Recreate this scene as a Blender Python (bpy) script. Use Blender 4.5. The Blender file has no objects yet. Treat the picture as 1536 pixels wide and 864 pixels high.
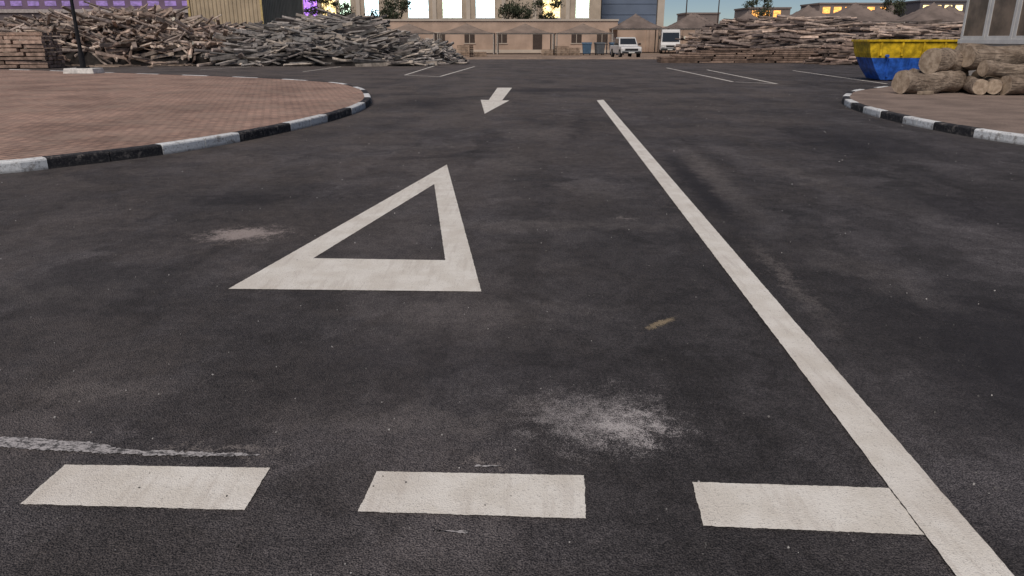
import bpy, math, random, bisect, bmesh
from mathutils import Vector, Matrix, Euler, noise
random.seed(7)
R = random.uniform
scene = bpy.context.scene

# ------------------------------------------------------------------ node helper
class Mat:
    def __init__(s, name, rough=0.8, metal=0.0, spec=0.5, dim='3D'):
        s.m = bpy.data.materials.new(name); s.m.use_nodes = True
        s.nt = s.m.node_tree; s.b = s.nt.nodes['Principled BSDF']
        s.b.inputs['Roughness'].default_value = rough
        s.b.inputs['Metallic'].default_value = metal
        s.b.inputs['Specular IOR Level'].default_value = spec
        s._c = None; s.dim = dim
    def n(s, t): return s.nt.nodes.new(t)
    def put(s, sock, v):
        if isinstance(v, (int, float)):
            try: sock.default_value = v
            except TypeError: sock.default_value = (v, v, v, 1)[:len(sock.default_value)]
        elif isinstance(v, (tuple, list)):
            sock.default_value = tuple(v) + (1,) if len(v) == 3 and len(sock.default_value) == 4 else tuple(v)
        else: s.nt.links.new(v, sock)
    def coord(s):
        if s._c is None: s._c = s.n('ShaderNodeTexCoord').outputs['Object']
        return s._c
    def noise(s, scale, detail=4, rough=0.55, vec=None, color=False, dist=0.0):
        k = s.n('ShaderNodeTexNoise'); k.noise_dimensions = s.dim; s.put(k.inputs['Scale'], scale); s.put(k.inputs['Detail'], detail)
        s.put(k.inputs['Roughness'], rough); s.put(k.inputs['Distortion'], dist)
        s.put(k.inputs['Vector'], vec if vec is not None else s.coord())
        return k.outputs['Color'] if color else k.outputs['Fac']
    def vor(s, scale, vec=None, out='Distance'):
        k = s.n('ShaderNodeTexVoronoi'); k.voronoi_dimensions = s.dim; s.put(k.inputs['Scale'], scale)
        s.put(k.inputs['Vector'], vec if vec is not None else s.coord()); return k.outputs[out]
    def math(s, op, a, b=0.0):
        k = s.n('ShaderNodeMath'); k.operation = op; s.put(k.inputs[0], a); s.put(k.inputs[1], b); return k.outputs[0]
    def vmath(s, op, a, b=(0, 0, 0)):
        k = s.n('ShaderNodeVectorMath'); k.operation = op; s.put(k.inputs[0], a); s.put(k.inputs[1], b)
        return k.outputs['Value'] if op == 'LENGTH' else k.outputs['Vector']
    def scalev(s, a, f):
        k = s.n('ShaderNodeVectorMath'); k.operation = 'SCALE'; s.put(k.inputs[0], a); s.put(k.inputs['Scale'], f); return k.outputs['Vector']
    def mapr(s, v, a, b, c=0.0, d=1.0, smooth=True):
        k = s.n('ShaderNodeMapRange')
        if smooth: k.interpolation_type = 'SMOOTHSTEP'
        for i, x in enumerate((v, a, b, c, d)): s.put(k.inputs[i], x)
        return k.outputs[0]
    def mix(s, f, a, b, mode='MIX'):
        k = s.n('ShaderNodeMix'); k.data_type = 'RGBA'; k.blend_type = mode
        s.put(k.inputs[0], f); s.put(k.inputs[6], a); s.put(k.inputs[7], b); return k.outputs[2]
    def sep(s, v):
        k = s.n('ShaderNodeSeparateXYZ'); s.put(k.inputs[0], v); return k.outputs
    def mapping(s, vec, loc=(0,0,0), rot=(0,0,0), sc=(1,1,1), mode='POINT'):
        k = s.n('ShaderNodeMapping'); k.vector_type = mode
        s.put(k.inputs['Vector'], vec)
        k.inputs['Location'].default_value = loc; k.inputs['Rotation'].default_value = rot; k.inputs['Scale'].default_value = sc
        return k.outputs[0]
    def blob(s, cx, cy, rx, ry, rot=0, vec=None, soft=0.3):
        v = s.mapping(vec if vec is not None else s.coord(), (cx, cy, 0), (0, 0, math.radians(rot)), (rx, ry, 1), 'TEXTURE')
        return s.mapr(s.vmath('LENGTH', v), 1.0, soft, 0, 1)
    def attr(s, name='Col'):
        k = s.n('ShaderNodeAttribute'); k.attribute_name = name; return k.outputs['Color']
    def bump(s, h, strength=0.3, dist=0.01):
        k = s.n('ShaderNodeBump'); s.put(k.inputs['Height'], h); s.put(k.inputs['Strength'], strength); s.put(k.inputs['Distance'], dist)
        s.nt.links.new(k.outputs[0], s.b.inputs['Normal'])
    def color(s, c): s.put(s.b.inputs['Base Color'], c); return s

def simple(name, col, rough=0.7, metal=0.0, var=0.25, scale=6.0, bump=0.0, spec=0.4):
    m = Mat(name, rough, metal, spec)
    n = m.noise(scale, 4, 0.6)
    f = m.mapr(n, 0.3, 0.7, 1 - var, 1 + var * 0.6)
    m.color(m.mix(1.0, col, f, 'MULTIPLY'))
    if bump: m.bump(m.noise(scale * 6, 3), bump, 0.01)
    return m.m

def attrmat(name, rough=0.85, scale=5.0, var=0.35, bump=0.4, stretch=(1, 1, 1)):
    m = Mat(name, rough, 0, 0.25)
    n = m.noise(scale, 4, 0.65)
    f = m.mapr(n, 0.3, 0.7, 1 - var, 1 + var)
    m.color(m.mix(1.0, m.attr(), f, 'MULTIPLY'))
    if bump: m.bump(m.noise(scale * 4, 2, 0.6), bump, 0.03)
    return m.m

def emit(name, col, strength, var=0.5, scale=1.2):
    m = Mat(name, 0.4)
    n = m.noise(scale, 3, 0.6, m.mapping(m.coord(), sc=(1, 1, 2.2)))
    f = m.mapr(n, 0.35, 0.65, 1 - var, 1.0)
    c = m.mix(1.0, col, f, 'MULTIPLY')
    m.color((0.1, 0.1, 0.1)); m.put(m.b.inputs['Emission Color'], c); m.b.inputs['Emission Strength'].default_value = strength
    return m.m

# ------------------------------------------------------------------ mesh builder
class MB:
    def __init__(s): s.v = []; s.f = []; s.c = []; s.mi = []
    def add(s, verts, faces, col=(0.5, 0.5, 0.5), mat=0):
        o = len(s.v); s.v += [tuple(p) for p in verts]
        for f in faces: s.f.append([i + o for i in f]); s.c.append(col); s.mi.append(mat)
    def box(s, c, size, rot=None, col=(0.5, 0.5, 0.5), mat=0, taper=1.0):
        x, y, z = [d / 2 for d in size]
        P = [Vector((sx * x * (taper if sz > 0 else 1), sy * y * (taper if sz > 0 else 1), sz * z)) for sz in (-1, 1) for sx, sy in ((-1, -1), (1, -1), (1, 1), (-1, 1))]
        if rot is not None: P = [rot @ p for p in P]
        c = Vector(c)
        s.add([p + c for p in P], [(3, 2, 1, 0), (4, 5, 6, 7), (0, 1, 5, 4), (1, 2, 6, 5), (2, 3, 7, 6), (3, 0, 4, 7)], col, mat)
    def bx(s, x0, x1, y0, y1, z0, z1, col=(0.5,)*3, mat=0):
        s.box(((x0 + x1) / 2, (y0 + y1) / 2, (z0 + z1) / 2), (x1 - x0, y1 - y0, z1 - z0), None, col, mat)
    def cyl(s, p0, p1, r0, r1=None, n=8, col=(0.5,)*3, mat=0, capmat=None, capcol=None, rings=1, wob=0.0):
        p0 = Vector(p0); p1 = Vector(p1); r1 = r0 if r1 is None else r1
        d = (p1 - p0).normalized(); a = d.orthogonal().normalized(); b = d.cross(a)
        V = []; sd = R(0, 99)
        for k in range(rings + 1):
            t = k / rings; c = p0.lerp(p1, t); r = r0 + (r1 - r0) * t
            if wob and 0 < k < rings: c = c + (a * noise.noise((sd, t * 3, 0)) + b * noise.noise((sd, 0, t * 3))) * wob * 1.5
            for i in range(n):
                th = 2 * math.pi * i / n
                q = r * (1 + wob * 2.0 * noise.noise((sd + math.cos(th) * 1.3, math.sin(th) * 1.3, t * 2.5)))
                V.append(c + a * (math.cos(th) * q) + b * (math.sin(th) * q))
        F = [(k * n + i, k * n + (i + 1) % n, (k + 1) * n + (i + 1) % n, (k + 1) * n + i) for k in range(rings) for i in range(n)]
        s.add(V, F, col, mat)
        o = len(s.v) - len(V)
        for f in (list(range(n))[::-1], [rings * n + i for i in range(n)]):
            s.f.append([i + o for i in f]); s.c.append(capcol or col); s.mi.append(mat if capmat is None else capmat)
    def prism_x(s, prof, x0, x1, col=(0.5,)*3, mat=0):
        n = len(prof)
        V = [(x0, y, z) for y, z in prof] + [(x1, y, z) for y, z in prof]
        F = [list(range(n)), list(range(2 * n - 1, n - 1, -1))] + [(i, n + i, n + (i + 1) % n, (i + 1) % n) for i in range(n)]
        s.add(V, F, col, mat)
    def done(s, name, mats, parent=None, smooth=False, bevel=0.0, loc=(0, 0, 0), rotz=0.0):
        me = bpy.data.meshes.new(name); me.from_pydata(s.v, [], s.f); me.update()
        for m in mats: me.materials.append(m)
        me.polygons.foreach_set('material_index', s.mi)
        ca = me.color_attributes.new('Col', 'FLOAT_COLOR', 'CORNER'); buf = []
        for p, c in zip(me.polygons, s.c): buf += [c[0], c[1], c[2], 1.0] * p.loop_total
        ca.data.foreach_set('color', buf)
        if smooth: me.polygons.foreach_set('use_smooth', [True] * len(me.polygons))
        bm = bmesh.new(); bm.from_mesh(me); bmesh.ops.recalc_face_normals(bm, faces=bm.faces); bm.to_mesh(me); bm.free()
        o = bpy.data.objects.new(name, me); scene.collection.objects.link(o)
        o.location = loc; o.rotation_euler[2] = rotz
        if parent: o.parent = parent
        if bevel:
            b = o.modifiers.new('bevel', 'BEVEL'); b.width = bevel; b.segments = 2; b.limit_method = 'ANGLE'; b.angle_limit = math.radians(35)
        return o

def empty(name, loc=(0, 0, 0), rotz=0.0):
    o = bpy.data.objects.new(name, None); scene.collection.objects.link(o); o.location = loc; o.rotation_euler[2] = rotz
    o.empty_display_size = 0.3; return o

def catmull(pts, step=0.12):
    P = [Vector((p[0], p[1], 0)) for p in pts]; P = [2 * P[0] - P[1]] + P + [2 * P[-1] - P[-2]]; out = []
    for i in range(1, len(P) - 2):
        a, b, c, d = P[i - 1:i + 3]; n = max(2, int((c - b).length / step))
        for k in range(n):
            t = k / n
            out.append(0.5 * ((2 * b) + (c - a) * t + (2 * a - 5 * b + 4 * c - d) * t * t + (3 * b - 3 * c + d - a) * t ** 3))
    out.append(P[-2]); return out

# ------------------------------------------------------------------ asphalt
def asphalt():
    m = Mat('asphalt', 0.8, 0, 0.3, '2D')
    co = m.coord(); xyz = m.sep(co)
    dn = m.vmath('SUBTRACT', m.noise(1.4, 4, 0.7, color=True), (0.5, 0.5, 0.5))
    dv = m.vmath('ADD', co, m.scalev(dn, 1.1))
    dn2 = m.vmath('SUBTRACT', m.noise(6, 4, 0.8, color=True), (0.5, 0.5, 0.5))
    dv2 = m.vmath('ADD', co, m.scalev(dn2, 0.42))
    fine = m.noise(170, 1, 0.8); agg = m.vor(120); med = m.noise(55, 2, 0.75); low = m.noise(9, 4, 0.75)
    grit = m.math('ADD', m.math('MULTIPLY', fine, .65), m.math('MULTIPLY', med, .35))
    c = m.mix(m.mapr(grit, 0.38, 0.66), (0.017, 0.0155, 0.018), (0.112, 0.103, 0.105))
    c = m.mix(m.mapr(agg, 0.0, 0.25, 0.6, 0.0), c, (0.15, 0.14, 0.14))
    big = m.noise(0.33, 4, 0.65); mid = m.noise(1.9, 4, 0.7, dv)
    c = m.mix(1.0, c, m.mapr(big, 0.32, 0.68, 0.76, 1.3), 'MULTIPLY')
    c = m.mix(1.0, c, m.mapr(mid, 0.3, 0.7, 0.76, 1.28), 'MULTIPLY')
    c = m.mix(1.0, c, m.mapr(low, 0.3, 0.7, 0.85, 1.16), 'MULTIPLY')
    st = m.noise(1.0, 4, 0.65, m.mapping(dv, rot=(0, 0, math.radians(-3)), sc=(1.8, 0.17, 1)))
    c = m.mix(1.0, c, m.mapr(st, 0.35, 0.65, 0.8, 1.24), 'MULTIPLY')
    grain = m.mapr(m.math('ADD', grit, m.math('MULTIPLY', low, 0.32)), 0.50, 0.86, 0.15, 1.0)
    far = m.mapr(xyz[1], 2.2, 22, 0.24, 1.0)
    left = m.mapr(xyz[0], 2.2, -3.5, 0.0, 0.32)  # warm light on the left side, put into the asphalt colour as extra dust
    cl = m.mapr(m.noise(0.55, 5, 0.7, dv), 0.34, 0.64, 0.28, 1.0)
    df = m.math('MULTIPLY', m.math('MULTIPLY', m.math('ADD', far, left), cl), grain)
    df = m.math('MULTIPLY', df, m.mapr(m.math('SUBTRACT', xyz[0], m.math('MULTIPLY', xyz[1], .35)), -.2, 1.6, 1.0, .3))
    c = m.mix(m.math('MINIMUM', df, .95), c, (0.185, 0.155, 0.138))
    def dark(c, f, a): return m.mix(m.math('MULTIPLY', f, a), c, (0.016, 0.0145, 0.018))
    for b, v, a in (((2.9, 3.4, 1.25, 1.9, -10), dv, .65), ((2.5, 1.8, 1.0, 1.2, 0), dv, .5), ((2.14, 8.6, .20, 3.6, -3), dv2, .7), ((5.6, 12.5, 2.0, 2.8, 0), dv, .5), ((-2.2, 20, 1.3, 3.2, 10), dv, .5),
                    ((-.4, 3.5, 1.3, .5, 0), dv, .35), ((-.35, 12.6, .3, 3.2, -5), dv, .35), ((1.3, 14.5, .3, 4.5, -6), dv, .4), ((1.4, 25, 3.2, 1.3, 0), dv, .5), ((-2.9, 7.7, .9, .4, 12), dv, .3), ((-1.3, 10.6, .8, .3, 20), dv, .45), ((4.6, 7, .8, 1.6, 20), dv, .45)):
        c = dark(c, m.blob(*b, vec=v, soft=0.2), a)
    pale = (0.26, 0.23, 0.215)
    for b, v, a in (((2.52, 9.6, .26, 4.0, -4), dv2, .6), ((1.93, 5.0, .10, 1.5, -4), dv2, .7), ((-1.5, 11.6, 1.6, .36, 12), dv, .55), ((.3, 13.5, .9, 1.8, 0), dv, .45), ((.3, 6.5, 1.9, .30, 2), dv, .5), ((.9, 8.2, .5, 1.2, 0), dv, .4),
                    ((-2.0, 3.2, .6, .15, 0), dv2, .55), ((0., 10.2, .5, 1.7, -6), dv, .5), ((3.5, 9.5, .4, 4.0, 10), dv, .4), ((2.6, 5.0, .3, 1.2, 20), dv, .3), ((0., 4.3, 1.6, .35, 0), dv, .3), ((-.2, 3.0, 1.3, .2, -4), dv, .35), ((-3.2, 4.6, .8, .3, 0), dv, .3)):
        c = m.mix(m.math('MULTIPLY', m.math('MULTIPLY', m.blob(*b, vec=v, soft=0.0), grain), a), c, pale)
    # powder spills, ragged
    lowm = m.math('MULTIPLY', m.math('SUBTRACT', low, .5), 1.5)
    gr = m.math('MULTIPLY', m.math('SUBTRACT', grit, .5), 2.6)
    def spill(c, b, v, col, k, lo=.22, hi=.95):
        f = m.math('ADD', m.math('ADD', m.blob(*b, vec=v, soft=0.0), lowm), gr)
        f = m.math('MULTIPLY', m.mapr(f, lo, hi), m.blob(b[0], b[1], b[2] * 1.25, b[3] * 1.25, b[4], vec=v, soft=.4))
        return m.mix(m.math('MULTIPLY', f, k), c, col)
    c = spill(c, (0.40, 2.92, 0.60, 0.50, 0), dv2, (0.44, 0.41, 0.405), .75, .3, 1.35)
    c = spill(c, (0.50, 2.86, 0.32, 0.26, 0), dv2, (0.62, 0.58, 0.57), .8, .35, 1.3)
    c = spill(c, (-2.32, 6.2, 0.50, 0.34, 8), dv2, (0.44, 0.375, 0.35), .9, .1, .8)
    c = spill(c, (0.88, 4.09, 0.20, 0.045, 48), m.vmath('ADD', co, m.scalev(dn2, 0.08)), (0.38, 0.30, 0.19), .8, .1, .8)
    c = spill(c, (1.05, 6.8, .22, .07, 10), dv2, pale, .7)
    c = spill(c, (-.12, 2.56, .22, .05, 5), dv2, pale, .7)
    c = spill(c, (-1.2, 2.66, .5, .05, -4), dv2, pale, .6)
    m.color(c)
    m.put(m.b.inputs['Roughness'], m.mapr(fine, 0.3, 0.7, 0.66, 0.92))
    h = m.math('ADD', fine, m.math('MULTIPLY', agg, -1.0))
    m.bump(m.math('ADD', h, m.math('MULTIPLY', med, 0.5)), 0.8, 0.008)
    return m.m

def road_paint(name='road_paint', wear=0.5):
    m = Mat(name, 0.62, 0, 0.35, '2D')
    fine = m.noise(170, 1, 0.8); med = m.noise(55, 2, .7)
    c = m.mix(m.mapr(m.noise(5, 4, 0.6), 0.3, 0.7), (0.74, 0.70, 0.63), (0.84, 0.81, 0.75))
    st = m.noise(1, 4, 0.6, m.mapping(m.coord(), sc=(18, 2.0, 1)))
    c = m.mix(m.mapr(st, 0.50, 0.70, 0, 0.4), c, (0.58, 0.53, 0.47))
    c = m.mix(m.mapr(m.noise(1.4, 4), 0.48, 0.72, 0, 0.3), c, (0.58, 0.52, 0.46))
    pit = m.math('MULTIPLY', m.mapr(fine, 0.36, 0.26), m.mapr(m.noise(6, 4, 0.7), 0.42, 0.62, 0.3, 1.0))
    c = m.mix(m.math('MULTIPLY', pit, wear * 1.5), c, (0.20, 0.19, 0.18))
    c = m.mix(m.mapr(med, 0.62, 0.78, 0, 0.4 + wear * .3), c, (0.36, 0.33, 0.30))
    m.color(c)
    m.bump(m.math('ADD', fine, med), 0.4, 0.01)
    return m.m
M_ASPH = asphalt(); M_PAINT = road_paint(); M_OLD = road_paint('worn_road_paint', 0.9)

def sand(name, a, b, sc=1.2, bmp=0.5):
    m = Mat(name, 0.92, 0, 0.2, '2D')
    c = m.mix(m.mapr(m.noise(sc, 5, 0.65), 0.3, 0.7), a, b)
    c = m.mix(m.mapr(m.noise(sc * 30, 3, 0.7), 0.35, 0.7, 0, 0.45), c, tuple(x * 0.45 for x in a))
    c = m.mix(m.mapr(m.vor(sc * 12), 0.12, 0.05, 0, 0.5), c, tuple(min(1, x * 1.5) for x in b))
    m.color(c); m.bump(m.noise(sc * 22, 4, 0.7), bmp, 0.03); return m.m
M_SAND = sand('sandy_ground', (0.24, 0.18, 0.14), (0.36, 0.27, 0.21), 0.25)
M_DIRT = sand('island_dirt', (0.22, 0.17, 0.145), (0.33, 0.255, 0.215), 1.1)

b = MB(); b.add([(-900, -300, -0.006), (900, -300, -0.006), (900, 1500, -0.006), (-900, 1500, -0.006)], [(0, 1, 2, 3)])
b.done('ground', [M_SAND])
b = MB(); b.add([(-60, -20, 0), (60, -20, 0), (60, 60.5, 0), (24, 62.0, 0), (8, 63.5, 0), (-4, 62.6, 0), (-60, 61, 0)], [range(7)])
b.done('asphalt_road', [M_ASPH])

# ------------------------------------------------------------------ markings
def marking(name, polys, mat=M_PAINT, z=0.004, jit=0.0024):
    mb = MB()
    for poly in polys:
        pts = []; n = len(poly)
        for i in range(n):
            a = Vector(poly[i][:2]); c = Vector(poly[(i + 1) % n][:2]); free = not (len(poly[i]) > 2 and poly[i][2] == 's')
            L = (c - a).length; k = max(1, int(L / 0.009)) if free else 1
            nrm = Vector((c.y - a.y, a.x - c.x)).normalized()
            k = min(k, 1200)
            for j in range(k):
                p = a.lerp(c, j / k)
                if j and free: p = p + nrm * (noise.noise((p.x * 14, p.y * 14, 3)) * jit + noise.noise((p.x * 60, p.y * 60, 3)) * jit + R(-1, 1) * jit * 0.5)
                pts.append((p.x, p.y, z))
        mb.add(pts, [range(len(pts))])
    return mb.done(name, [mat])
marking('give_way_dash', [[(-1.768, 2.548), (-.950, 2.524), (-.956, 2.251), (-1.780, 2.287)]])
marking('give_way_dash', [[(-.527, 2.500), (.278, 2.472), (.260, 2.201), (-.549, 2.243)]])
marking('give_way_dash', [[(.685, 2.427), (1.412, 2.388), (1.400, 2.110), (.662, 2.160)]])
def lx(y): return 1.391 + (y - 1.912) * 0.0487
marking('lane_edge_line', [[(lx(-6), -6), (lx(-6) + .175, -6), (lx(20.8) + .2, 20.9), (lx(20.7), 20.7)]], z=0.008)
O = [(-1.909, 4.716), (-.204, 4.66), (-.871, 9.90)]; I = [(-1.525, 5.448), (-.507, 5.395), (-.90, 8.50)]
marking('give_way_triangle_marking', [[O[i], O[(i + 1) % 3] + ('s',), I[(i + 1) % 3], I[i] + ('s',)] for i in range(3)])
marking('direction_arrow_marking', [[(-.613, 16.95), (-.073, 20.7), (-.27, 20.75), (-.0, 26.2), (-.50, 26.2), (-.64, 20.85), (-.863, 20.94)]])
def strip(a, c, w=0.1):
    a = Vector(a); c = Vector(c); n = Vector((c.y - a.y, a.x - c.x)).normalized() * w / 2
    return [tuple(a + n), tuple(c + n), tuple(c - n), tuple(a - n)]
marking('parking_bay_line', [strip((-4.94, 35.4), (-4.78, 47.7)), strip((-3.2, 34.1), (-2.25, 46.5)), strip((-4.85, 35.25), (-3.22, 34.05), .12)], M_OLD, jit=0.01)
marking('parking_bay_line', [strip((-10.6, 39), (-10.3, 46.5)), strip((-16.8, 41.5), (-15.5, 47.5)), strip((-23.7, 45.4), (-23.1, 49))], M_OLD, jit=0.01)
marking('parking_bay_line', [strip((8.9, 44.4), (8.62, 29.9), .11), strip((10.5, 41.5), (9.86, 28.5), .11), strip((8.70, 29.85), (9.80, 28.55), .1), strip((14.8, 40.6), (13.95, 28.5))], M_OLD, jit=0.01)

def spilled():
    m = Mat('spilled_paint', 0.7, dim='2D'); f = m.mapr(m.noise(40, 4, 0.85, m.mapping(m.coord(), sc=(.6, 1.2, 1))), 0.40, 0.56)
    c = m.mix(f, (0.07, 0.066, 0.066), (0.46, 0.44, 0.44)); m.color(c); m.bump(m.noise(130, 3), 0.4, 0.01); return m.m
M_SPILL = spilled()
marking('paint_spill', [[(-2.6, 2.77), (-2.13, 2.765), (-1.75, 2.72), (-1.6, 2.665), (-1.3, 2.645), (-1.02, 2.625), (-1.03, 2.612), (-1.4, 2.615), (-1.75, 2.64), (-2.13, 2.685), (-2.6, 2.70)]], M_SPILL, jit=0.010)
marking('paint_spill', [[(-.14, 2.548), (-.05, 2.545), (-.04, 2.535), (-.15, 2.532)]], M_SPILL, jit=0.005)
marking('paint_spill', [[(-.28, 2.14), (-.15, 2.13), (-.15, 2.12), (-.26, 2.13)]], M_SPILL, jit=0.005)

# loose gravel
b = MB()
for i in range(2000):
    y = 1.6 + 22 * random.random() ** 1.7; x = R(-1, 1) * (0.75 * y + 1.4)
    if -0.1 < x - lx(y) < 0.3 and random.random() < .8: continue
    s = R(0.0016, 0.0045) * (1 + y * 0.05); g = R(0.12, 0.6)
    if random.random() < .6: g *= 0.3
    b.box((x, y, s * 0.6), (s * R(1, 2.2), s * R(1, 2), s * R(.8, 1.3)), Euler((R(0, 3), R(0, 3), R(0, 3))).to_matrix(), (g, g * .96, g * .92), 0, R(.4, .9))
b.done('gravel', [attrmat('gravel_stone', 0.8, 50, .1, 0.0)])

# ------------------------------------------------------------------ kerbs + islands
def kerb_mat():
    m = Mat('kerb_paint', 0.75, 0, 0.3)
    n = m.noise(9, 5, 0.7); f = m.mapr(n, 0.53, 0.64)
    c = m.mix(m.math('MULTIPLY', f, 0.75), m.attr(), (0.20, 0.18, 0.165))
    c = m.mix(m.mapr(m.noise(30, 4, 0.7), 0.45, 0.7, 0, 0.35), c, (0.17, 0.16, 0.15))
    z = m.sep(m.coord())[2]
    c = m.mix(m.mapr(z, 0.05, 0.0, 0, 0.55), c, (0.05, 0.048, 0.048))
    m.color(c); m.bump(m.noise(40, 4), 0.4, 0.01); return m.m
M_KERB = kerb_mat()
WHT = (0.74, 0.76, 0.77); BLK = (0.022, 0.022, 0.026)
def kerb(name, pts, s_ref, L, seglen, first_white, side=1, H=0.15, W=0.17):
    P = catmull(pts, 0.05); S = [0.0]
    for i in range(1, len(P)): S.append(S[-1] + (P[i] - P[i - 1]).length)
    ref = min(range(len(P)), key=lambda i: (P[i] - Vector((s_ref[0], s_ref[1], 0))).length); s0 = S[ref]
    def at(s):
        s = min(max(s, 0), S[-1] - 1e-4)
        i = max(0, min(bisect.bisect_right(S, s) - 1, len(P) - 2)); t = (s - S[i]) / max(1e-6, S[i + 1] - S[i])
        p = P[i].lerp(P[i + 1], t); a = P[max(0, i - 3)]; c = P[min(len(P) - 1, i + 4)]; d = (c - a).normalized()
        return p, Vector((-d.y, d.x, 0)) * side
    prof = [(0, -0.02), (0.0, H - .03), (0.008, H - .01), (0.03, H), (W - .01, H), (W, H - .01), (W, -0.02)]
    mb = MB(); k = -int(s0 / L) - 1
    while s0 + k * L < S[-1]:
        a = max(0, s0 + k * L + 0.006); e = min(S[-1], s0 + (k + 1) * L - 0.006)
        if e - a > 0.08:
            white = ((math.floor(k * L / seglen + 1e-6) % 2 == 0) == first_white)
            g = R(0.85, 1.1); col = tuple(x * g for x in (WHT if white else BLK))
            off = R(-.006, .006); dz = R(-.006, .004); n = 5; V = []
            for j in range(n + 1):
                p, nr = at(a + (e - a) * j / n)
                for o, z in prof: V.append(p + nr * (o + off) + Vector((0, 0, z + (dz if z > 0 else 0))))
            q = len(prof)
            F = [(j * q + i, j * q + i + 1, (j + 1) * q + i + 1, (j + 1) * q + i) for j in range(n) for i in range(q - 1)]
            F += [list(range(q)), [n * q + i for i in range(q)][::-1]]
            mb.add(V, F, col)
        k += 1
    mb.done(name, [M_KERB]); return P
def inset(P, side, d):
    out = []
    for i in range(0, len(P), 3):
        a = P[max(0, i - 3)]; c = P[min(len(P) - 1, i + 3)]; t = (c - a).normalized(); out.append(P[i] + Vector((-t.y, t.x, 0)) * side * d)
    return out
LK = [(-40, 4.0), (-26, 4.6), (-16, 5.6), (-11, 6.7), (-8, 8.15), (-6.388, 9.195), (-5.992, 9.56), (-5.123, 10.69), (-4.470, 12.13), (-4.013, 13.78), (-3.68, 15.5), (-3.52, 17.4), (-3.62, 19.4), (-4.05, 21.6), (-4.75, 24), (-6.3, 27.0), (-9.7, 30.0), (-14, 32.6), (-19.8, 35.8), (-26, 38.8), (-40, 45)]
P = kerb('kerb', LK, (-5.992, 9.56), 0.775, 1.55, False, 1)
ins = inset(P, 1, 0.12)

def bricks():
    m = Mat('brick_pavers', 0.82, 0, 0.25, '2D')
    v = m.mapping(m.coord(), rot=(0, 0, math.radians(28)))
    k = m.n('ShaderNodeTexBrick'); m.put(k.inputs['Vector'], v); k.inputs['Scale'].default_value = 1.0
    k.inputs['Brick Width'].default_value = 0.22; k.inputs['Row Height'].default_value = 0.11; k.inputs['Mortar Size'].default_value = 0.010
    k.inputs['Mortar Smooth'].default_value = 0.3; k.inputs['Bias'].default_value = -0.1
    k.inputs['Color1'].default_value = (0.49, 0.32, 0.25, 1); k.inputs['Color2'].default_value = (0.32, 0.215, 0.175, 1); k.inputs['Mortar'].default_value = (0.09, 0.068, 0.06, 1)
    c = m.mix(1.0, k.outputs['Color'], m.mapr(m.noise(0.5, 5, 0.6), 0.3, 0.7, 0.72, 1.2), 'MULTIPLY')
    c = m.mix(m.mapr(m.noise(0.9, 5, 0.7), 0.42, 0.68, 0, 0.5), c, (0.38, 0.29, 0.235))
    c = m.mix(m.mapr(m.noise(60, 3, 0.7), 0.4, 0.7, 0, 0.35), c, (0.17, 0.12, 0.10))
    m.color(c); m.bump(m.math('SUBTRACT', m.noise(50, 3), m.math('MULTIPLY', k.outputs['Fac'], 1.5)), 0.5, 0.012); return m.m
b = MB(); pts = [(p.x, p.y, 0.142) for p in ins] + [(-60, 45, 0.142), (-60, 4.2, 0.142)]
b.add(pts, [range(len(pts))]); b.done('brick_pavement', [bricks()])

RK = [(30, 4.2), (18, 5.3), (13, 6.6), (10.2, 8.4), (8.75, 10.4), (8.10, 11.81), (7.86, 12.81), (7.77, 13.88), (7.75, 14.9), (7.84, 16.2), (8.08, 17.9), (8.50, 19.5), (9.15, 21.0), (10.05, 22.6), (11.6, 24.3), (14, 26.7), (18, 28.6), (30, 31)]
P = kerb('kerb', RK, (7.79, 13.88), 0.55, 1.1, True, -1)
ins = inset(P, -1, 0.12)
b = MB(); pts = [(p.x, p.y, 0.14) for p in ins]; b.add(pts, [range(len(pts))]); b.done('dirt_pavement', [M_DIRT])

# ------------------------------------------------------------------ big logs
def bark():
    m = Mat('log_bark', 0.88, 0, 0.2)
    c = m.mix(m.mapr(m.noise(2.2, 5, 0.65), 0.3, 0.7), (0.22, 0.17, 0.13), (0.47, 0.38, 0.30))
    st = m.noise(1, 4, .7, m.mapping(m.coord(), rot=(0, 0, -.3), sc=(2.0, 16, 22)))
    c = m.mix(m.mapr(st, 0.48, 0.62, 0, 0.75), c, (0.10, 0.078, 0.06))
    c = m.mix(m.mapr(m.noise(14, 4, 0.7), 0.5, 0.7, 0, 0.5), c, (0.12, 0.095, 0.08))
    m.color(c); m.bump(m.math('ADD', st, m.noise(12, 5, 0.7)), 1.0, 0.06); return m.m
def logend():
    m = Mat('log_end', 0.85, 0, 0.2)
    c = m.mix(m.mapr(m.noise(7, 5, 0.6), 0.3, 0.7), (0.55, 0.44, 0.33), (0.28, 0.21, 0.15))
    c = m.mix(m.mapr(m.vor(3), 0.06, 0.0, 0, 0.6), c, (0.08, 0.06, 0.05)); m.color(c); m.bump(m.noise(30, 4), 0.5, 0.02); return m.m
M_BARK = bark(); M_END = logend()
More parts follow.
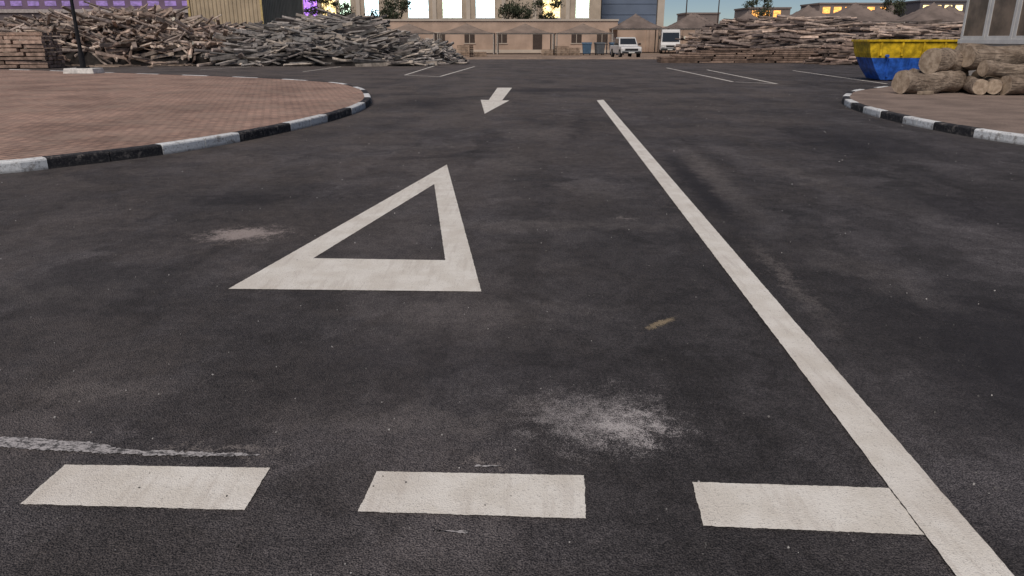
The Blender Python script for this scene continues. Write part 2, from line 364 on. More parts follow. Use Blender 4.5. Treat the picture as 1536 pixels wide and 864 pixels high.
for p0, p1, r0, r1 in (
    ((10.75, 21.2, .46), (12.7, 21.85, .44), .31, .29), ((12.72, 20.75, .35), (13.5, 23.6, .40), .20, .25), ((13.04, 20.7, .36), (14.3, 23.2, .38), .19, .22),
    ((13.35, 20.75, .40), (15.25, 21.0, .42), .25, .24), ((11.75, 21.75, .99), (13.1, 22.3, .97), .35, .30), ((11.6, 22.3, .47), (13.4, 22.95, .47), .30, .30),
    ((12.95, 21.2, .82), (15.25, 21.5, .80), .21, .22), ((12.75, 21.7, 1.12), (15.25, 22.2, 1.08), .28, .29), ((13.6, 22.2, .5), (15.3, 23.1, .5), .32, .3), ((13.0, 22.5, 1.2), (15.2, 22.9, 1.15), .27, .27)):
    b = MB(); b.cyl(p0, p1, r0, r1, 24, mat=0, capmat=1, rings=12, wob=0.09); o = b.done('timber_log', [M_BARK, M_END])
    for p in o.data.polygons: p.use_smooth = p.material_index == 0
M_WOOD = attrmat('weathered_wood', 0.88, 3.0, 0.4, 0.5)
b = MB(); b.box((11.35, 20.95, .19), (.5, .12, .09), Euler((0, 0, .4)).to_matrix(), (.3, .24, .18)); b.done('wood_wedge', [M_WOOD], bevel=.005)

# ------------------------------------------------------------------ skip
def skip():
    e = empty('waste_skip', (15.7, 31.2, 0), math.radians(-4))
    yel = simple('skip_yellow', (0.72, 0.48, 0.02), 0.5, 0, 0.5, 3.5, .15); blu = simple('skip_blue', (0.03, 0.13, 0.55), 0.5, 0, 0.5, 3.5, .15); dk = simple('skip_inside', (0.06, 0.05, 0.045), 0.8)
    def ring(z, hl, hw): return [(-hl, -hw, z), (hl, -hw, z), (hl, hw, z), (-hl, hw, z)]
    def shell(levels, name, mat):
        mb = MB(); V = []
        for l in levels: V += ring(*l)
        F = [(k * 4 + i, k * 4 + (i + 1) % 4, (k + 1) * 4 + (i + 1) % 4, (k + 1) * 4 + i) for k in range(len(levels) - 1) for i in range(4)]
        mb.add(V, F); o = mb.done(name, [mat], e); s = o.modifiers.new('s', 'SOLIDIFY'); s.thickness = 0.03; s.offset = -1; return o
    shell([(0.05, 1.0, 0.72), (0.45, 1.28, 0.80), (0.88, 1.50, 0.84)], 'lower_hull', blu)
    shell([(0.88, 1.505, 0.845), (1.05, 1.58, 0.88), (1.52, 1.68, 0.90)], 'upper_hull', yel)
    mb = MB(); mb.add(ring(0.06, .98, .70), [(0, 1, 2, 3)]); mb.add(ring(1.2, 1.58, .84), [(0, 1, 2, 3)]); mb.done('rubbish_fill', [dk], e)
    mb = MB()
    for sx, sy, a, c in ((0, -.92, 3.46, .09), (0, .92, 3.46, .09)): mb.box((sx, sy, 1.52), (a, c, .08))
    for sx in (-1.70, 1.70): mb.box((sx, 0, 1.52), (.09, 1.75, .08))
    for x in (-1.2, -.4, .4, 1.2): mb.box((x, -.915, 1.22), (.08, .05, .52))
    mb.done('rim_and_ribs', [yel], e, bevel=.01)
    mb = MB()
    for x in (-.95, .95):
        for y in (-.93, .93): mb.cyl((x, y - .1, .95), (x, y + .1, .95), .06, n=12)
    for x in (-.7, .7): mb.box((x, 0, .025), (.12, 1.3, .05))
    for x in (-.8, 0, .8): mb.box((x, -.82, .5), (.09, .06, .72), Euler((.16, 0, 0)).to_matrix())
    mb.done('lifting_lugs_and_skids', [blu], e, bevel=.008)
skip()

# ------------------------------------------------------------------ site cabin
M_WHITE = simple('white_frame', (0.78, 0.77, 0.74), 0.5, 0, .12, 2)
M_GLASS = Mat('dark_glass', 0.08, 0, 0.8); M_GLASS.color((0.03, 0.035, 0.04)); M_GLASS = M_GLASS.m
M_CURT = simple('cabin_window_blind', (0.25, 0.19, 0.14), 0.35, 0, .5, 1.2)
def cabin():
    e = empty('site_cabin', (15.45, 18.0, 0.14))
    wall = simple('cabin_wall', (0.50, 0.47, 0.42), 0.6, 0, .2, 1)
    mb = MB(); mb.bx(0, 3, 0, 8.9, .15, 3.5); mb.done('walls', [wall], e, bevel=.02)
    mb = MB(); mb.bx(-.15, 3.15, -.15, 9.05, 3.5, 3.62); mb.done('roof', [M_WHITE], e, bevel=.02)
    mb = MB(); mb.bx(.1, 2.9, .1, 8.8, 0, .15); mb.done('skid_base', [simple('cabin_base', (.1, .1, .1))], e)
    fr = MB(); gl = MB()
    fr.bx(-.05, -.002, -.05, 8.95, 1.30, 1.44)
    y = 8.85
    while y > 1.4:
        y0 = y - 1.36
        gl.bx(-.02, -.003, y0 + .13, y - .13, 1.54, 3.2)
        for a, c in ((y0, y0 + .13), (y - .13, y)): fr.bx(-.035, -.002, a, c, 1.44, 3.3)
        fr.bx(-.033, -.002, y0 + .13, y - .13, 1.44, 1.54); fr.bx(-.033, -.002, y0 + .13, y - .13, 3.2, 3.3)
        y = y0 - .04
    gl.done('window_panes', [M_CURT], e); fr.done('window_frames', [M_WHITE], e, bevel=.004)
cabin()

# ------------------------------------------------------------------ street lamp
def street_lamp():
    e = empty('street_lamp', (-18.9, 34.0, .142)); blk = simple('lamp_black_metal', (.02, .02, .022), .45, .3)
    mb = MB(); mb.box((0, 0, .11), (1.35, .95, .22), None, (.7,) * 3, 0, .94); mb.done('concrete_base', [simple('white_concrete', (.72, .70, .66), .8, 0, .3, 5)], e, bevel=.02)
    mb = MB(); mb.box((0, 0, .24), (.4, .4, .03)); mb.cyl((0, 0, .25), (0, 0, 6.2), .085, .055, 14); mb.cyl((0, 0, .25), (0, 0, .9), .12, .11, 14)
    for x in (-.15, .15):
        for y in (-.15, .15): mb.cyl((x, y, .25), (x, y, .31), .018, n=6)
    mb.cyl((0, 0, 6.1), (1.0, -.5, 6.5), .035, .03, 8); mb.done('post', [blk], e)
    mb = MB(); mb.box((1.2, -.6, 6.52), (.7, .3, .12), Euler((0, 0, -.46)).to_matrix(), (.5,) * 3, 0, .7); mb.done('lamp_head', [blk], e, bevel=.02)
street_lamp()

# ------------------------------------------------------------------ timber piles
def interp(T, x):
    if x <= T[0][0] or x >= T[-1][0]: return 0.0
    for (a, h), (c, k) in zip(T, T[1:]):
        if a <= x <= c: return h + (k - h) * (x - a) / (c - a)
def heap(name, T, cy, hw, n, pal, core=(.03, .026, .024), lens=(1.2, 3.4), logf=.5, pitch=.45, yawf=None, rr=(.05, .13), wb=(.04, .16)):
    mb = MB(); x0, x1 = T[0][0], T[-1][0]
    nx, ny = 60, 12; V = []
    for i in range(nx + 1):
        x = x0 + (x1 - x0) * i / nx
        for j in range(ny + 1):
            t = -1 + 2 * j / ny; V.append((x, cy + t * hw, max(-.02, interp(T, x) * math.sqrt(max(0, 1 - t * t)) * .86 - .12 + .25 * noise.noise((x, t * 3, 0)) * (1 - t * t))))
    mb.add(V, [(i * (ny + 1) + j, i * (ny + 1) + j + 1, (i + 1) * (ny + 1) + j + 1, (i + 1) * (ny + 1) + j) for i in range(nx) for j in range(ny)], core)
    for k in range(n):
        x = R(x0, x1); h = interp(T, x)
        if random.random() > h / 2.2 + .3: continue
        t = R(-1, .45); z = h * math.sqrt(1 - t * t) * R(.72, 1.0); z = max(z, .08)
        L = R(*lens) * (1 if h > 1 else .7); yaw = (R(-1.3, 1.3) if yawf is None else yawf()) ; pt = R(-pitch, pitch)
        if z < L * .5 * abs(math.sin(pt)) + .05: pt = math.asin(min(.9, max(0, z - .05) / (L * .5))) * (1 if pt > 0 else -1)
        rot = Euler((R(0, 3.1), pt, yaw), 'XYZ').to_matrix(); c = Vector((x, cy + t * hw * .97, z))
        g = R(.5, 1.4); col = tuple(q * g for q in random.choice(pal))
        if random.random() < logf:
            d = rot @ Vector((L / 2, 0, 0)); r = R(*rr); mb.cyl(c - d, c + d, r, r * R(.55, .9), 7, col, rings=4, wob=R(*wb), capcol=tuple(min(.7, q * 1.4) for q in col))
        else: mb.box(c, (L, R(.10, .28), R(.03, .10)), rot, col)
    mb.done(name, [M_WOOD])
GREY = [(.31, .255, .22), (.38, .31, .27), (.23, .19, .17), (.42, .32, .26), (.27, .20, .165), (.50, .41, .34)]
COOL = [(.27, .25, .235), (.34, .31, .285), (.21, .20, .19), (.39, .34, .29), (.18, .16, .15)]
heap('scrap_timber_pile', [(-40, 0), (-38, 2), (-33, 2.4), (-29.5, 2.8), (-27, 3.1), (-25, 3.35), (-22, 2.9), (-19.5, 2.3), (-17, 1.9), (-15.5, .5), (-15, 0)], 51.5, 3.8, 1500, GREY, lens=(1.4, 4.0))
heap('scrap_timber_pile', [(-18.2, 0), (-17.5, 1.6), (-15, 2.3), (-13, 2.65), (-10.2, 2.9), (-8.8, 2.2), (-7.8, 1.3), (-6.4, .9), (-5.6, .2), (-5.2, 0)], 50.5, 3.4, 1300, COOL, lens=(1.6, 4.2), logf=.4, pitch=.3, rr=(.04, .09), yawf=lambda: R(-.7, .7))
heap('scrap_timber_pile', [(-8.2, 0), (-7.2, 1.3), (-5.8, 1.5), (-4.6, 1.2), (-3.6, .4), (-3.2, 0)], 52.5, 2.2, 420, COOL, lens=(.7, 1.8), logf=.6)
heap('log_pile', [(13.6, 0), (15.2, 1.4), (16.5, 2.3), (18.5, 2.9), (21.5, 3.1), (24, 2.9), (26, 2.3), (28, 2.6), (31, 2.6), (35, 2.1), (38, 0)], 59, 3.2, 1500, [(.28, .225, .195), (.38, .30, .25), (.20, .155, .135), (.46, .35, .28), (.15, .12, .11)], lens=(3.0, 6.0), logf=.7, pitch=.12, yawf=lambda: R(-.28, .45), rr=(.06, .13), wb=(.02, .06))
heap('log_pile', [(20.6, 0), (21.4, .9), (23, 1.3), (26, 1.5), (29, 1.2), (31, 0)], 51, 1.8, 420, [(.22, .16, .13), (.30, .22, .18), (.12, .09, .075)], lens=(2.0, 4.5), logf=.7, pitch=.1, yawf=lambda: R(-.3, .3), rr=(.06, .12), wb=(.02, .06))
b = MB()
for j in range(7):
    x = 10.2 + max(0, j - 2) * .9
    while x < 23.5:
        L = R(2.2, 4.0); zz = .08 + j * .135
        for yy in range(4):
            g = R(.6, 1.3); b.box((x + L / 2, 53.3 + yy * .42 + R(-.06, .06), zz + R(-.01, .01)), (L - .05, .38, .10), Euler((0, 0, R(-.015, .015))).to_matrix(), (.25 * g, .175 * g, .135 * g))
        x += L + R(0, .15)
b.done('board_stack', [M_WOOD])
b = MB()
for j in range(9):
    for yy in range(5):
        x = -33
        while x < -26.2 - j * .06:
            L = R(2.0, 3.6); g = R(.6, 1.3); L = min(L, -25.9 - x)
            b.box((x + L / 2, 43.2 + yy * .36 + R(-.08, .08), .12 + j * .215), (L - .06, R(.26, .33), R(.14, .19)), Euler((0, R(-.015, .015), R(-.03, .03))).to_matrix(), (.36 * g, .255 * g, .20 * g)); x += L + R(0, .1)
b.done('sawn_timber_stack', [M_WOOD], bevel=.01)
b = MB()
for i in range(26):
    x = R(-33, -18); g = R(.7, 1.3); b.box((x, R(44.2, 47.6), .07), (R(.8, 2.4), R(.08, .2), .06), Euler((0, 0, R(-1.2, 1.2))).to_matrix(), (.3 * g, .23 * g, .18 * g))
b.done('loose_planks', [M_WOOD])

# ------------------------------------------------------------------ corrugated shed
def shed():
    e = empty('corrugated_shed', (-18.7, 59.0, 0))
    a = simple('shed_beige_metal', (.50, .40, .27), .55, 0, .2, .6); g = simple('shed_grey_metal', (.20, .19, .155), .55, 0, .25, .6)
    def corr(name, x0, y0, x1, y1, mat, z0=.1, z1=5.4, pitch=.30):
        d = Vector((x1 - x0, y1 - y0, 0)); L = d.length; d.normalize(); n = Vector((d.y, -d.x, 0)); V = []; k = int(L / pitch)
        offs = []
        for i in range(k):
            s = i * L / k; w = L / k
            offs += [(s, 0), (s + w * .35, 0), (s + w * .5, .06), (s + w * .85, .06)]
        offs.append((L, 0))
        for s, o in offs:
            p = Vector((x0, y0, 0)) + d * s + n * o; V += [(p.x, p.y, z0), (p.x, p.y, z1)]
        mb = MB(); mb.add(V, [(2 * i, 2 * i + 2, 2 * i + 3, 2 * i + 1) for i in range(len(offs) - 1)]); mb.done(name, [mat], e)
    corr('front_wall', -5.4, 0, 0, 0, a); corr('side_wall', 0, 0, 0, 11.5, g, pitch=.42); corr('rear_wall', 0, 11.5, -5.4, 11.5, g); corr('far_side_wall', -5.4, 11.5, -5.4, 0, a)
    mb = MB(); mb.bx(-5.6, .2, -.2, 11.7, 5.4, 5.55); mb.done('roof', [g], e)
    mb = MB(); mb.bx(-5.45, .1, -.12, -.07, 2.2, 2.42); mb.bx(-5.45, .1, -.12, -.07, .0, .2); mb.bx(-.05, .1, -.16, -.125, .2, 5.4); mb.bx(-5.45, -5.3, -.16, -.125, .2, 5.4); mb.done('frame_rails', [simple('shed_yellow_rail', (.62, .47, .20), .5)], e)
shed()

# ------------------------------------------------------------------ buildings
M_CREAM = simple('cream_render', (.48, .40, .31), .85, 0, .2, .35, .1); M_PINK = simple('pink_render', (.50, .37, .285), .88, 0, .22, .4, .2)
M_DOOR = simple('dark_door', (.07, .05, .04), .6); M_TRIM = simple('cream_trim', (.54, .47, .39), .8, 0, .1, .6)
W_COOL = emit('window_light_cool', (.62, .90, 1.0), 5.0); W_GRN = emit('window_light_green', (.75, 1.0, .75), 4.5); W_PUR = emit('window_light_purple', (.5, .2, 1.0), 2.2); W_WARM = emit('window_light_warm', (1.0, .72, .30), 3.6)
W_PURD = emit('window_light_mauve', (.45, .25, .75), .6)
def office():
    e = empty('office_building', (0, 112, 0))
    wins = [(-28.6, 2.0, W_PUR), (-26.0, 2.0, W_WARM), (-23.7, 1.6, W_GRN), (-19.9, 2.0, W_COOL), (-13.3, 2.9, W_COOL), (-8.5, 2.7, W_GRN), (-3.8, 2.7, W_COOL), (5.6, 2.5, W_WARM), (10.0, 1.9, W_GRN)]
    mb = MB(); x0, x1 = -31, 12.6; z0, z1 = 4.4, 7.4
    mb.bx(x0, x1, 0, 14, 0, z0); mb.bx(x0, x1, 0, 14, z1, 10.4)
    x = x0; holes = sorted(wins, key=lambda w: w[0])
    for c, w, m in holes: mb.bx(x, c - w / 2, 0, .4, z0, z1); x = c + w / 2
    mb.bx(x, x1, 0, .4, z0, z1); mb.bx(x0, x1, .8, 14, z0, z1)
    mb.done('walls', [M_CREAM], e)
    mb = MB(); mb.bx(x0 - .2, x1 + .2, -.25, 14.2, 10.4, 10.8); mb.bx(x0, x1, -.12, -.003, 3.6, 3.85)
    for c in (-21.8, -16.4, -11, -6.2, -1.2, 3.2, 7.9): mb.bx(c - .28, c + .28, -.16, -.003, 3.86, 10.3)
    mb.done('cornice_and_pilasters', [M_TRIM], e)
    for c, w, m in holes:
        mb = MB(); mb.bx(c - w / 2, c + w / 2, .30, .36, z0, z1); mb.done('lit_window', [m], e)
        mb = MB()
        for fx in (-.5, 0, .5): mb.bx(c + fx * w - .04, c + fx * w + .04, .2, .295, z0, z1)
        mb.bx(c - w / 2, c + w / 2, .18, .195, z0 + 1.0, z0 + 1.07); mb.bx(c - w / 2 - .1, c + w / 2 + .1, -.1, -.003, z0 - .12, z0 - .004)
        mb.done('window_frame', [M_WHITE], e)
office()
def grey_building():
    e = empty('grey_office_building', (0, 118, 0)); g = simple('blue_grey_cladding', (.15, .19, .26), .5, 0, .12, .3)
    mb = MB(); mb.bx(13.4, 21.6, 0, 12, 0, 9.5); mb.done('walls', [g], e)
    mb = MB()
    for z in (3.5, 5.0, 6.5, 8.0): mb.bx(13.35, 21.65, -.06, -.003, z, z + .05)
    mb.done('cladding_bands', [g], e)
    mb = MB(); mb.bx(21.7, 22.7, -.4, .6, 0, 8.5); mb.done('corner_column', [M_TRIM], e)
    mb = MB(); mb.bx(13.2, 21.6, -.2, 12, 9.5, 9.8); mb.done('roof', [M_TRIM], e)
grey_building()
def annex():
    e = empty('single_storey_annex', (0, 92, 0))
    mb = MB(); x0, x1 = -15.5, 12.4; mb.bx(x0, x1, 0, 7, 0, 3.55)
    mb.done('walls', [M_PINK], e)
    mb = MB(); mb.bx(x0 - .1, x1 + .1, -.12, 7.1, 3.55, 3.75); mb.bx(x0, x1, -.05, -.003, 0, .35); mb.done('parapet_and_plinth', [M_TRIM], e)
    mb = MB()
    for x in (3.0,): mb.bx(x - .55, x + .55, -.05, -.003, .36, 2.3)
    for x in (-12, -8.5, -5.0, -1.2, 7.6, 10.6): mb.bx(x - .6, x + .6, -.04, -.003, 1.1, 2.2)
    mb.done('door_and_windows', [M_DOOR], e)
    mb = MB()
    for x in (-12, -8.5, -5.0, -1.2, 7.6, 10.6):
        mb.bx(x - .7, x + .7, -.08, -.004, 2.203, 2.3); mb.bx(x - .7, x + .7, -.08, -.004, 1.0, 1.097); mb.bx(x - .03, x + .03, -.07, -.043, 1.1, 2.2)
    mb.done('window_surrounds', [M_TRIM], e)
annex()
def simple_bld(name, x0, x1, y, dep, h, mat, wmat=None, band=(0, 0), extra=None):
    e = empty(name, (0, y, 0)); mb = MB(); mb.bx(x0, x1, 0, dep, 0, h); mb.done('walls', [mat], e)
    mb = MB(); mb.bx(x0 - .2, x1 + .2, -.2, dep + .2, h, h + .35); mb.done('roof', [mat if extra is None else extra], e)
    if wmat:
        mb = MB(); x = x0 + .8
        while x < x1 - 2: mb.bx(x, x + 1.7, -.05, -.003, *band); x += 2.6
        mb.done('windows', [wmat], e)
W_OR = emit('window_light_orange', (1.0, .42, .08), 2.4)
M_FARB = simple('far_building_wall', (.24, .20, .18), .85, 0, .15, .2); M_DUSK = simple('dusk_grey', (.13, .12, .13))  # wall colours darkened to stand for night dimness on the far buildings
simple_bld('distant_building', 42, 50, 190, 10, 7.2, M_FARB, M_GLASS, (5, 6.2))
simple_bld('distant_lit_building', 57, 67, 190, 12, 8.4, M_FARB, W_OR, (6.4, 8.0))
simple_bld('distant_lit_building', 72, 90, 185, 12, 9.2, M_FARB, W_OR, (7.2, 8.6))
simple_bld('distant_building', 98, 150, 190, 12, 10, M_DUSK, W_WARM, (8, 9.2))
simple_bld('warehouse', -78, -34, 84, 14, 4.2, simple('warehouse_grey', (.15, .125, .13), .7, 0, .3, .3), M_GLASS, (2.9, 3.6), extra=simple('warehouse_roof', (.42, .38, .36), .6))
simple_bld('warehouse', -95, -36, 120, 14, 8.5, simple('warehouse_mauve', (.19, .13, .20), .7, 0, .3, .3), W_PURD, (6.3, 7.0))
b = MB(); b.bx(12.8, 70, 99, 99.3, 0, 2.9); b.bx(12.8, 70, 98.95, 99.35, 2.9, 3.05)
x = 12.8
while x < 70: b.bx(x, x + .35, 98.85, 98.997, 0, 2.9); x += 4.2
b.done('boundary_wall', [M_PINK])
b = MB(); b.bx(-60, -15.7, 94, 94.3, 0, 2.8); b.bx(-60, -15.7, 93.95, 94.35, 2.8, 2.95); b.done('boundary_wall', [M_PINK])

# ------------------------------------------------------------------ shade canopies
M_FAB = simple('canopy_fabric', (.19, .15, .13), .85, 0, .3, .8); M_FAB2 = simple('canopy_fabric_tan', (.24, .185, .15), .85, 0, .25, .8); M_POST = simple('canopy_steel', (.42, .38, .33), .5)
def canopy(cx, cy, w, d, ze, zp, mat):
    e = empty('shade_canopy', (cx, cy, 0)); n = 16; V = []
    for i in range(n + 1):
        for j in range(n + 1):
            u = -1 + 2 * i / n; v = -1 + 2 * j / n; r = max(abs(u), abs(v)); V.append((u * w / 2, v * d / 2, ze + (zp - ze) * (1 - r) ** 1.35))
    mb = MB(); mb.add(V, [(i * (n + 1) + j, i * (n + 1) + j + 1, (i + 1) * (n + 1) + j + 1, (i + 1) * (n + 1) + j) for i in range(n) for j in range(n)]); mb.done('fabric_roof', [mat], e)
    mb = MB()
    for sx in (-1, 1):
        for sy in (-1, 1): mb.cyl((sx * (w / 2 - .1), sy * (d / 2 - .1), 0), (sx * (w / 2 - .1), sy * (d / 2 - .1), ze), .07, n=8)
        mb.box((sx * (w / 2 - .1), 0, ze - .06), (.08, d - .2, .1))
    for sy in (-1, 1): mb.box((0, sy * (d / 2 - .1), ze - .06), (w - .2, .08, .1))
    mb.cyl((0, 0, ze), (0, 0, zp), .05, n=6); mb.done('steel_frame', [M_POST], e)
for x in (-11.2, -4.9, 1.4, 7.7): canopy(x, 85, 6.1, 5, 2.15, 3.15, M_FAB2)
for i, x in enumerate((14.6, 21.2, 27.8, 34.4, 41.0, 47.6)): canopy(x, 93, 6.4, 7, 2.7, 4.4 + .12 * (i % 3), M_FAB)
for i, x in enumerate((24, 31.5, 39.0, 46.5, 54)): canopy(x, 84 if i else 103, 7.2, 7, 3.0, 4.8 + .2 * (i % 2), M_FAB)
for i, x in enumerate((33, 40.5, 48, 55.5)): canopy(x, 76, 7.2, 6, 3.1, 4.9, M_FAB)

# ------------------------------------------------------------------ vehicles
M_CARW = simple('white_car_paint', (.66, .66, .65), .3, 0, .08, 1.5, spec=.6); M_TYRE = simple('tyre_rubber', (.02, .02, .02), .85); M_RIM = simple('wheel_rim', (.35, .35, .36), .35, .7)
M_BLKP = simple('black_plastic', (.03, .03, .03), .55); M_HEAD = simple('headlamp_glass', (.75, .75, .72), .15); M_PLATE = simple('number_plate', (.7, .7, .65), .5)
def wheels(e, xs, ys, r, w=.22):
    for y in ys:
        for sx in (-1, 1):
            mb = MB(); x = sx * xs; mb.cyl((x - w / 2, y, r), (x + w / 2, y, r), r, n=24); mb.done('tyre', [M_TYRE], e, bevel=.03)
            mb = MB(); mb.cyl((x + sx * (w / 2 - .02), y, r), (x + sx * (w / 2 + .012), y, r), r * .6, n=16); mb.done('rim', [M_RIM], e)
def taperx(o, zs, k):
    for v in o.data.vertices:
        if v.co.z > zs: v.co.x *= 1 - k * (v.co.z - zs)
def pickup():
    e = empty('pickup_truck', (10.1, 65.6, 0), math.radians(4))
    mb = MB(); mb.prism_x([(0, .42), (0, .78), (.08, .93), (1.25, 1.02), (1.30, 1.02), (5.0, 1.02), (5.05, .5), (4.7, .42), (4.45, .72), (3.75, .72), (3.5, .40), (1.35, .40), (1.15, .72), (.45, .72), (.25, .42)], -.87, .87)
    mb.done('body', [M_CARW], e, bevel=.04)
    mb = MB(); mb.prism_x([(1.25, 1.015), (1.85, 1.66), (2.0, 1.71), (3.1, 1.71), (3.25, 1.66), (3.42, 1.015)], -.82, .82); o = mb.done('cab', [M_CARW], e, bevel=.03); taperx(o, 1.02, .2)
    mb = MB(); mb.add([(-.72, 1.36, 1.12), (.72, 1.36, 1.12), (.64, 1.80, 1.60), (-.64, 1.80, 1.60)], [(0, 1, 2, 3)]); mb.v = [(x, y - .02, z + .012) for x, y, z in mb.v]
    for sx in (-1, 1): mb.add([(sx * .835, 1.5, 1.08), (sx * .835, 2.3, 1.08), (sx * .745, 2.3, 1.58), (sx * .745, 1.9, 1.58)], [(0, 1, 2, 3)]); mb.add([(sx * .835, 2.4, 1.08), (sx * .835, 3.28, 1.08), (sx * .745, 3.12, 1.58), (sx * .745, 2.4, 1.58)], [(0, 1, 2, 3)])
    mb.done('windows', [M_GLASS], e)
    mb = MB(); mb.bx(-.55, .55, -.025, -.003, .62, .80); mb.bx(-.80, .80, -.12, -.004, .40, .56); mb.bx(-.75, .75, 3.5, 4.95, 1.0, 1.025)
    for sx in (-1, 1): mb.box((sx * 1.0, 1.45, 1.15), (.2, .1, .16)); mb.box((sx * .89, 1.5, 1.1), (.1, .05, .05))
    mb.done('grille_bumper_mirrors', [M_BLKP], e, bevel=.01)
    mb = MB()
    for sx in (-1, 1): mb.bx(sx * .69 - .13, sx * .69 + .13, -.03, -.003, .62, .80)
    mb.done('headlamps', [M_HEAD], e)
    mb = MB(); mb.bx(-.26, .26, -.14, -.123, .43, .53); mb.done('number_plate', [M_PLATE], e)
    mb = MB()
    for z in (1.2, 1.4): mb.cyl((-.8, 3.55, z), (.8, 3.55, z), .025, n=8)
    for sx in (-1, 1): mb.cyl((sx * .8, 3.55, 1.0), (sx * .8, 3.55, 1.7), .03, n=8)
    mb.done('load_rack', [M_RIM], e)
    wheels(e, .78, (.8, 4.1), .36)
pickup()
def bus():
    e = empty('minibus', (17.5, 86, 0), math.radians(-9))
    mb = MB(); mb.prism_x([(0, .35), (-.03, .95), (.05, 1.2), (.30, 2.35), (.5, 2.55), (6.8, 2.55), (6.95, 2.4), (7.0, .35)], -1.05, 1.05); o = mb.done('body', [M_CARW], e, bevel=.07); taperx(o, 1.2, .05)
    mb = MB(); mb.add([(-.92, .06, 1.28), (.92, .06, 1.28), (.88, .275, 2.22), (-.88, .275, 2.22)], [(0, 1, 2, 3)]); mb.v = [(x, y - .04, z) for x, y, z in mb.v]
    for sx in (-1, 1):
        for k in range(5):
            y = .7 + k * 1.2; mb.add([(sx * 1.055, y, 1.3), (sx * 1.055, y + 1.08, 1.3), (sx * 1.015, y + 1.08, 2.15), (sx * 1.015, y, 2.15)], [(0, 1, 2, 3)])
    mb.done('windows', [M_GLASS], e)
    mb = MB(); mb.bx(-1.0, 1.0, -.14, -.035, .33, .58); mb.bx(-.45, .45, -.06, -.032, .7, .88)
    for sx in (-1, 1): mb.box((sx * 1.2, .0, 1.7), (.14, .08, .34)); mb.box((sx * 1.12, .08, 1.9), (.2, .04, .04))
    mb.done('bumper_grille_mirrors', [M_BLKP], e, bevel=.01)
    mb = MB()
    for sx in (-1, 1): mb.bx(sx * .78 - .17, sx * .78 + .17, -.07, -.033, .68, .90)
    mb.done('headlamps', [M_HEAD], e)
    mb = MB(); mb.bx(-.26, .26, -.16, -.143, .4, .5); mb.done('number_plate', [M_PLATE], e)
    wheels(e, .92, (1.2, 5.4), .38)
bus()

# ------------------------------------------------------------------ yard clutter near the annex
def pallet_stack(x, y, n, rz=0):
    mb = MB()
    for k in range(n):
        z = k * .15
        for i in range(3): mb.box((0, -.5 + i * .5, z + .045), (1.2, .1, .09), None, (.3, .22, .16))
        for i in range(6): g = R(.7, 1.2); mb.box((-.52 + i * .208, 0, z + .105), (.14, 1.1, .022), None, (.36 * g, .27 * g, .2 * g))
    mb.done('wooden_pallet_stack', [M_WOOD], loc=(x, y, 0), rotz=rz)
for x, y, n in ((-5.8, 72, 5), (-4.3, 71.5, 7), (-3.0, 73, 3), (3.6, 78, 4), (5.0, 78, 6), (6.2, 78.5, 5), (-9, 76, 5)): pallet_stack(x, y, n, R(-.3, .3))
def bin_(x, y, mat):
    e = empty('wheeled_bin', (x, y, 0), R(-.3, .3)); mb = MB(); mb.box((0, 0, .62), (.95, .7, .95), Euler((math.pi, 0, 0)).to_matrix(), mat=0, taper=.82); mb.done('tub', [mat], e, bevel=.03)
    mb = MB(); mb.prism_x([(-.4, 1.10), (-.3, 1.2), (.3, 1.24), (.4, 1.10)], -.52, .52); mb.done('lid', [mat], e, bevel=.02)
    mb = MB()
    for sx in (-1, 1):
        for sy in (-1, 1): mb.cyl((sx * .33 - .03, sy * .22, .08), (sx * .33 + .03, sy * .22, .08), .08, n=12)
    mb.done('castors', [M_TYRE], e)
M_BIN = simple('bin_blue_grey', (.07, .13, .2), .5); M_BING = simple('bin_grey', (.12, .13, .14), .5)
for x, m in ((7.6, M_BIN), (8.9, M_BING), (10.4, M_BIN), (11.6, M_BING)): bin_(x, 79, m)
heap('rubble_heap', [(-12, 0), (-10.5, .6), (-8.8, .8), (-7.4, .5), (-6.6, 0)], 68, 1.6, 240, COOL, lens=(.4, 1.2), logf=.5)
b = MB(); n = 160
V = []
for i in range(n + 1):
    x = -14 + 60 * i / n
    for j, (dy, dz) in enumerate(((-.5, -.01), (-.2, .10), (.3, .16), (.9, .05), (1.4, -.01))):
        V.append((x, 63.6 + dy + .5 * noise.noise((x * .3, j, 0)), max(-.01, dz * (1 + 1.2 * noise.noise((x * 1.1, j * .5, 2))))))
b.add(V, [(i * 5 + j, i * 5 + j + 1, (i + 1) * 5 + j + 1, (i + 1) * 5 + j) for i in range(n) for j in range(4)]); b.done('earth_berm', [M_SAND], smooth=True)

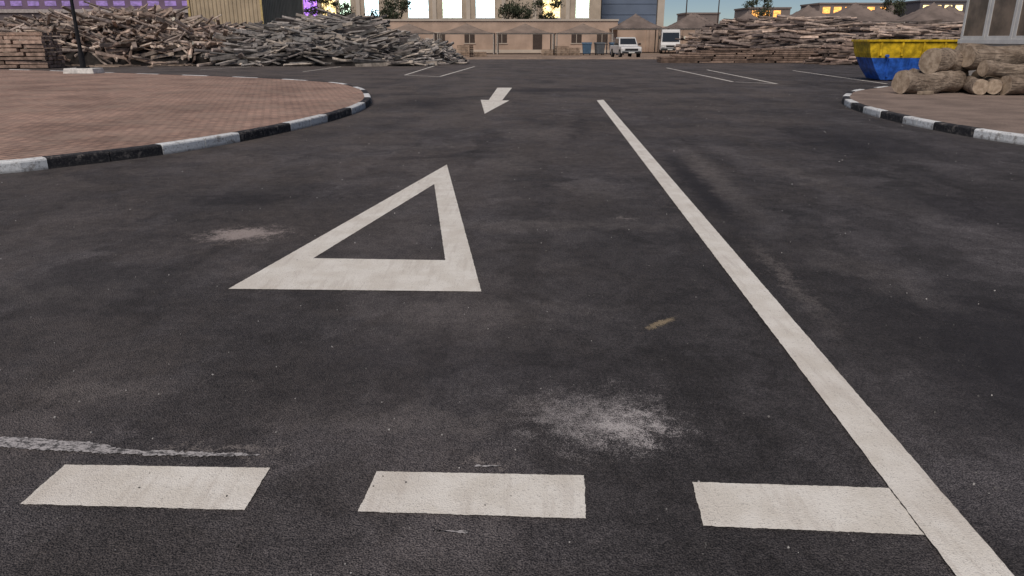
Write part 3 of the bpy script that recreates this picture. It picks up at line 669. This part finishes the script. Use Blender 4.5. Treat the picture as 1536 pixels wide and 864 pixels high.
# ------------------------------------------------------------------ trees
M_LEAF = attrmat('leaves', 0.7, 3, .3, 0.0); M_TRUNK = simple('trunk_bark', (.12, .09, .07), .9)
def tree(x, y, h, cr):
    e = empty('tree', (x, y, 0)); mb = MB(); top = Vector((R(-.2, .2), R(-.2, .2), h * .62)); mb.cyl((0, 0, 0), top, .13, .07, 8, rings=4, wob=.1); tips = []
    for i in range(9):
        a = i * 2.4; s = top * R(.6, 1.0); t = Vector((math.cos(a) * cr * R(.4, .9), math.sin(a) * cr * R(.4, .9), h * R(.62, .98))); mb.cyl(s, t, .05, .015, 5, rings=3, wob=.3); tips.append(t)
        for q in range(2): t2 = t + Vector((R(-.6, .6), R(-.6, .6), R(-.2, .5))); mb.cyl(s.lerp(t, .6), t2, .025, .01, 4); tips.append(t2)
    mb.done('trunk', [M_TRUNK], e); lf = MB()
    for t in tips:
        rr = R(.35, .75); g0 = R(.5, 1.5)
        for k in range(45):
            d = Vector((random.gauss(0, .5), random.gauss(0, .5), random.gauss(0, .4))) * rr; c = t + d; s = R(.07, .15); m = Euler((R(0, 6), R(0, 6), R(0, 6))).to_matrix(); g = g0 * R(.7, 1.3)
            lf.add([c + m @ Vector(q) for q in ((-s, -s * .5, 0), (s, -s * .5, 0), (s * .7, s * .5, 0), (-s * .7, s * .5, 0))], [(0, 1, 2, 3)], (.05 * g, .06 * g, .035 * g))
    lf.done('foliage', [M_LEAF], e)
for x, y, h, c in ((-25.6, 104, 6.8, 1.9), (-22.6, 105, 6.0, 1.5), (-17.0, 104, 5.8, 1.5), (-15.4, 105, 6.6, 1.6), (-.4, 104, 7.0, 1.7), (1.2, 105, 5.6, 1.2), (4.6, 104, 6.2, 1.5), (37, 118, 7.6, 1.7), (58, 120, 7.5, 2)): tree(x, y, h, c)
for x, y, h in ((26.5, 120, 9), (34, 130, 10)):
    b = MB(); b.cyl((0, 0, 0), (0, 0, h), .11, .08, 8); b.box((0, 0, h - .5), (1.4, .1, .1)); b.done('utility_pole', [M_DOOR], loc=(x, y, 0))

# ------------------------------------------------------------------ light, world, camera
el = math.radians(52); sd = Vector((-.35, -.94, 0)).normalized()
S = Vector((sd.x * math.cos(el), sd.y * math.cos(el), math.sin(el)))
L = bpy.data.lights.new('Sun', 'SUN'); L.energy = 2.85; L.angle = math.radians(40); L.color = (1.0, .90, .81)
lo = bpy.data.objects.new('Sun', L); scene.collection.objects.link(lo); lo.rotation_euler = (-S).to_track_quat('-Z', 'Y').to_euler(); lo.location = (0, -10, 30)
w = bpy.data.worlds.new('World'); scene.world = w; w.use_nodes = True; nt = w.node_tree
sk = nt.nodes.new('ShaderNodeTexSky'); sk.sky_type = 'NISHITA'; sk.sun_disc = False; sk.sun_elevation = el; sk.sun_rotation = math.atan2(S.x, S.y)
sk.air_density = 0.6; sk.dust_density = 0.0; sk.ozone_density = 1.2
nt.links.new(sk.outputs[0], nt.nodes['Background'].inputs[0]); nt.nodes['Background'].inputs[1].default_value = 0.05
cam = bpy.data.cameras.new('Camera'); co = bpy.data.objects.new('Camera', cam); scene.collection.objects.link(co)
co.location = (0, 0, 1.6); co.rotation_euler = (math.radians(90 - 18.64), 0, 0); cam.sensor_width = 36; cam.lens = 26; cam.clip_start = .05; cam.clip_end = 4000
scene.camera = co
scene.view_settings.view_transform = 'Standard'; scene.view_settings.look = 'None'; scene.view_settings.exposure = 0
